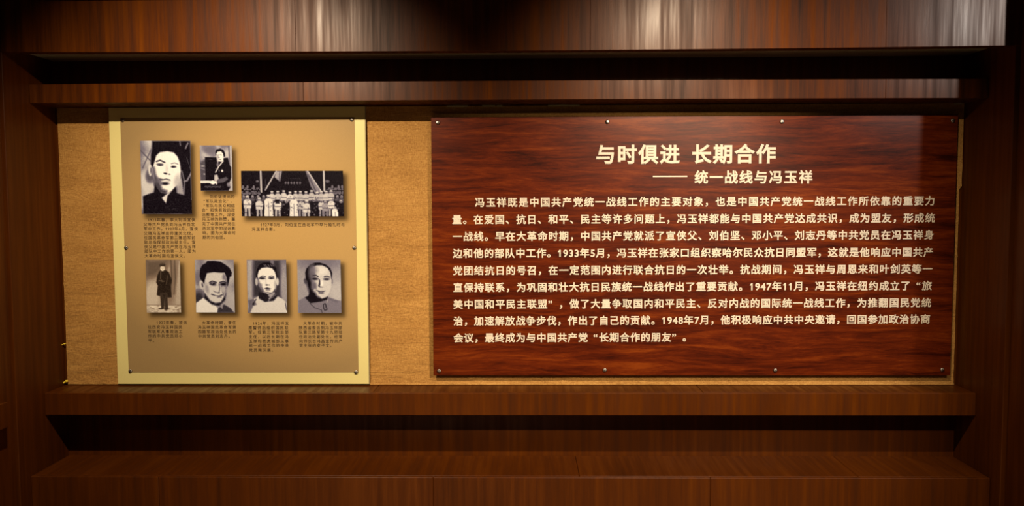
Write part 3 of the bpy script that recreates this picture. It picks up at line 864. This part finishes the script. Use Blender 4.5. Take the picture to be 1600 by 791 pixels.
c.line([(248, 505), (300, 520), (350, 530), (392, 512)], 13, 0.08, 8); c.ell(320, 516, 34, 5, 0.85, 0.8); c.line([(325, 548), (380, 540)], 9, 0.35, 12); c.line([(400, 480), (412, 520)], 6, 0.2, 10)
finish('e', c, 'portrait photograph of a smiling man with swept hair and white collar')

# f: man in a pale gown, centre-parted hair
c = canvas('f', (28, 52, 552, 747), 2.0, 0.55)
c.grain(0.25, 8, 9)
c.poly([(120, 52), (470, 52), (480, 300), (470, 540), (100, 540), (110, 200)], 0.16, 50); c.poly([(28, 52), (100, 52), (90, 560), (28, 560)], 0.66, 40); c.ell(520, 400, 46, 250, 0.62, 0.7)
c.line([(365, 52), (370, 140)], 40, 0.5, 20)
c.poly([(150, 260), (158, 180), (190, 120), (240, 92), (320, 88), (380, 110), (415, 160), (430, 260), (420, 340), (170, 340)], 0.05, 10)
for x in (255, 275, 310, 345, 370): c.line([(x, 115), (x + 18, 140)], 5, 0.65, 5)
c.ell(152, 340, 18, 52, 0.72, 0.35); c.ell(432, 340, 18, 50, 0.82, 0.35)
c.poly([(100, 570), (170, 530), (260, 600), (380, 590), (430, 530), (500, 570), (545, 620), (552, 747), (50, 747), (62, 640)], 0.82, 12)
c.poly([(42, 590), (110, 560), (150, 640), (100, 660), (60, 747), (46, 747)], 0.35, 18, .8); c.line([(95, 640), (140, 570)], 12, 0.12, 12); c.ell(105, 630, 14, 16, 0.1, 0.8); c.line([(530, 620), (545, 710)], 10, 0.25, 10)
c.poly([(175, 470), (300, 500), (400, 470), (425, 530), (370, 590), (260, 605), (180, 560)], 0.10, 14)
c.poly([(300, 510), (390, 470), (395, 500), (330, 560)], 0.62, 12)
c.line([(310, 575), (360, 545), (415, 500)], 6, 0.5, 6); c.ell(320, 560, 14, 9, 0.65, 0.8); c.ell(310, 588, 10, 7, 0.6, .8)
c.poly([(168, 250), (185, 195), (225, 160), (300, 150), (365, 165), (400, 210), (415, 265), (418, 350), (400, 420), (365, 475), (300, 498), (245, 480), (200, 420), (172, 350)], 0.93, 12)
c.poly([(168, 290), (182, 300), (200, 370), (240, 430), (262, 480), (220, 470), (180, 390)], 0.35, 22, .8); c.ell(205, 385, 22, 24, 0.55, 1.0)
c.line([(200, 282), (235, 264), (275, 274)], 11, 0.15, 8); c.line([(320, 274), (355, 264), (385, 276)], 10, 0.2, 8)
c.ell(228, 296, 40, 14, 0.10, 0.9); c.ell(350, 294, 36, 13, 0.12, 0.9); c.ell(400, 380, 16, 60, 0.72, 1.0); c.ell(288, 382, 18, 9, 0.12, 0.7); c.ell(318, 382, 9, 6, 0.2, .8); c.line([(275, 300), (278, 370)], 7, 0.6, 10, .7)
c.poly([(245, 430), (290, 412), (350, 430), (300, 438)], 0.15, 7); c.line([(275, 447), (330, 446)], 10, 0.35, 8); c.ell(290, 478, 40, 8, 0.5, 1.0)
finish('f', c, 'portrait photograph of a young man in a pale gown with dark collar')

# g: man with high forehead in a pale knotted-collar jacket
c = canvas('g', (38, 52, 615, 747), 2.0, 0.62)
c.ell(330, 60, 300, 120, 0.5, 1.0); c.ell(560, 480, 120, 160, 0.70, 1.0)
c.poly([(45, 590), (130, 545), (200, 560), (440, 545), (520, 570), (615, 590), (615, 747), (45, 747)], 0.52, 10)
c.poly([(130, 545), (180, 520), (200, 440), (400, 500), (440, 540), (430, 575), (350, 600), (200, 622)], 0.08, 12)
c.poly([(140, 220), (160, 165), (210, 115), (270, 90), (340, 88), (420, 115), (480, 165), (503, 230), (495, 310), (470, 320), (470, 220), (400, 150), (230, 150), (215, 330), (150, 320)], 0.06, 8)
c.ell(142, 335, 18, 38, 0.25, 0.5, -15); c.ell(500, 335, 12, 36, 0.55, 0.4)
c.poly([(210, 200), (240, 145), (300, 125), (370, 125), (440, 160), (475, 215), (488, 300), (485, 400), (460, 480), (420, 540), (360, 560), (300, 545), (240, 480), (215, 400), (205, 300)], 0.78, 12)
c.poly([(150, 300), (215, 180), (228, 330), (250, 430), (290, 520), (340, 555), (250, 570), (190, 480), (165, 390)], 0.07, 36); c.ell(235, 215, 44, 100, 0.36, 1.0); c.ell(255, 400, 34, 60, 0.4, 1.0)
c.ell(360, 200, 70, 50, 0.86, 1.0); c.ell(270, 190, 50, 40, 0.55, 1.0, 0, .6)
c.line([(245, 262), (285, 256), (312, 272)], 14, 0.1, 8); c.line([(395, 276), (430, 266), (470, 282)], 13, 0.12, 8)
c.ell(270, 303, 42, 15, 0.07, 0.9); c.ell(425, 306, 38, 14, 0.08, 0.9)
c.poly([(322, 300), (338, 320), (340, 370), (330, 410), (312, 395), (325, 350)], 0.12, 12); c.ell(350, 408, 30, 6, 0.25, .8); c.ell(365, 360, 16, 40, 0.92, 1.0)
c.poly([(285, 448), (340, 460), (410, 458), (370, 478), (320, 476)], 0.10, 8); c.ell(350, 488, 36, 10, 0.35, 0.8); c.ell(350, 470, 26, 4, 0.65, .8); c.ell(265, 450, 14, 24, 0.72, 1.0)
c.line([(200, 625), (260, 680), (350, 710), (358, 747)], 8, 0.08, 6); c.line([(380, 680), (375, 640), (400, 625), (412, 650), (425, 705), (392, 715), (380, 690)], 12, 0.08, 6)
c.line([(400, 650), (408, 690)], 5, 0.08, 5); c.line([(440, 560), (425, 610)], 7, 0.72, 7); c.line([(455, 560), (560, 600)], 20, 0.40, 30)
finish('g', c, 'portrait photograph of a man with high forehead in a pale jacket')

# captions: (lines, left px, first baseline centre, line step, right px of a full line, slant per line)
CAP = [
    (['\u30001925年春，李大钊派宣侠', '父等共产党员到冯玉祥西北', '军中工作。1927年6月，宣侠', '父随冯玉祥出师潼关北伐。', '任国民革命军第二集团军前', '敌总指挥部政治部主任。宣', '侠父是中国共产党在冯玉祥', '部队中工作的第一人。图为', '大革命时期的宣侠父。'], 224, 343.7, 7.03, 12, 6.75),
    (['\u3000\u3000刘伯坚提出的', '“军队政治化”、', '“军队与民众相结', '合”和快有效的政', '治教育工作，深受', '冯玉祥的称赞，奠', '定了中国共产党在', '西北军中的深远影', '响。图为大革命时', '期的刘伯坚。'], 314.6, 307.4, 7.08, 8, 6.55),
    (['\u3000\u30001927年3月，刘伯坚在西北军中举行婚礼时与', '冯玉祥合影。'], 393.3, 351.2, 7.2, 20, 6.75),
    (['\u3000\u30001927年春，被派', '往西安冯玉祥国民', '军联军从事政治工', '作的中共党员邓小', '平。'], 230.6, 504.3, 7.0, 8, 6.85),
    (['\u3000大革命时期，曾任', '冯玉祥国民革命军第', '四路军政治处处长的', '中共党员刘志丹。'], 308.8, 504.6, 7.0, 9, 6.75),
    (['\u30001926年，冯玉祥五', '原誓师后组织国民联', '军，任第三军政治部', '主任，以后长期在冯', '玉祥和杨虎城部从事', '统一战线工作的中共', '党员南汉宸。'], 388, 505.5, 6.95, 9, 7.05),
    (['\u3000大革命时期，被中共', '陕西省委派到冯玉祥部', '队第三路军第十九师担', '任政治处副处长，经常', '向师长吉鸿昌宣传共产', '党主张的安子文。'], 466.8, 505.5, 6.95, 10, 6.85),
]
for lines, x0, y0, dy, ncell, pit in CAP:
    cap = empty('caption', (at(x0, y0, YP)[0], YP - 0.0014, at(x0, y0, YP)[2]))
    cap.parent = poster
    cap.location = Vector(cap.location) - Vector(poster.location)
    wl_ = Vector(cap.location) + Vector(poster.location)
    for k, tx in enumerate(lines):
        n = sum(adv(ch) for ch in tx)
        sl = (k * dy) * 0.033 * ((780 - x0) / 560.0)
        xl2 = x0 + sl
        xr2 = xl2 + (n - 1) * pit + 6.1
        A_, u_, em_, out_ = layout(tx, (xl2, y0 + k * dy), (xr2, y0 + k * dy), 6.1, YP - 0.0014)
        ln = joined('caption_line', out_, u_, em_, 0.012, 0.02, M_INK, None)
        ln['kind'] = 'stuff'
        ln.parent = cap
        ln.matrix_parent_inverse = Matrix.Translation(-wl_)
put_screws([(191.5, 188), (549.5, 187), (197, 387.5), (553.5, 387.5), (203.5, 580), (556.3, 582)], YP - 0.0002, -0.0060, poster, 0.95)
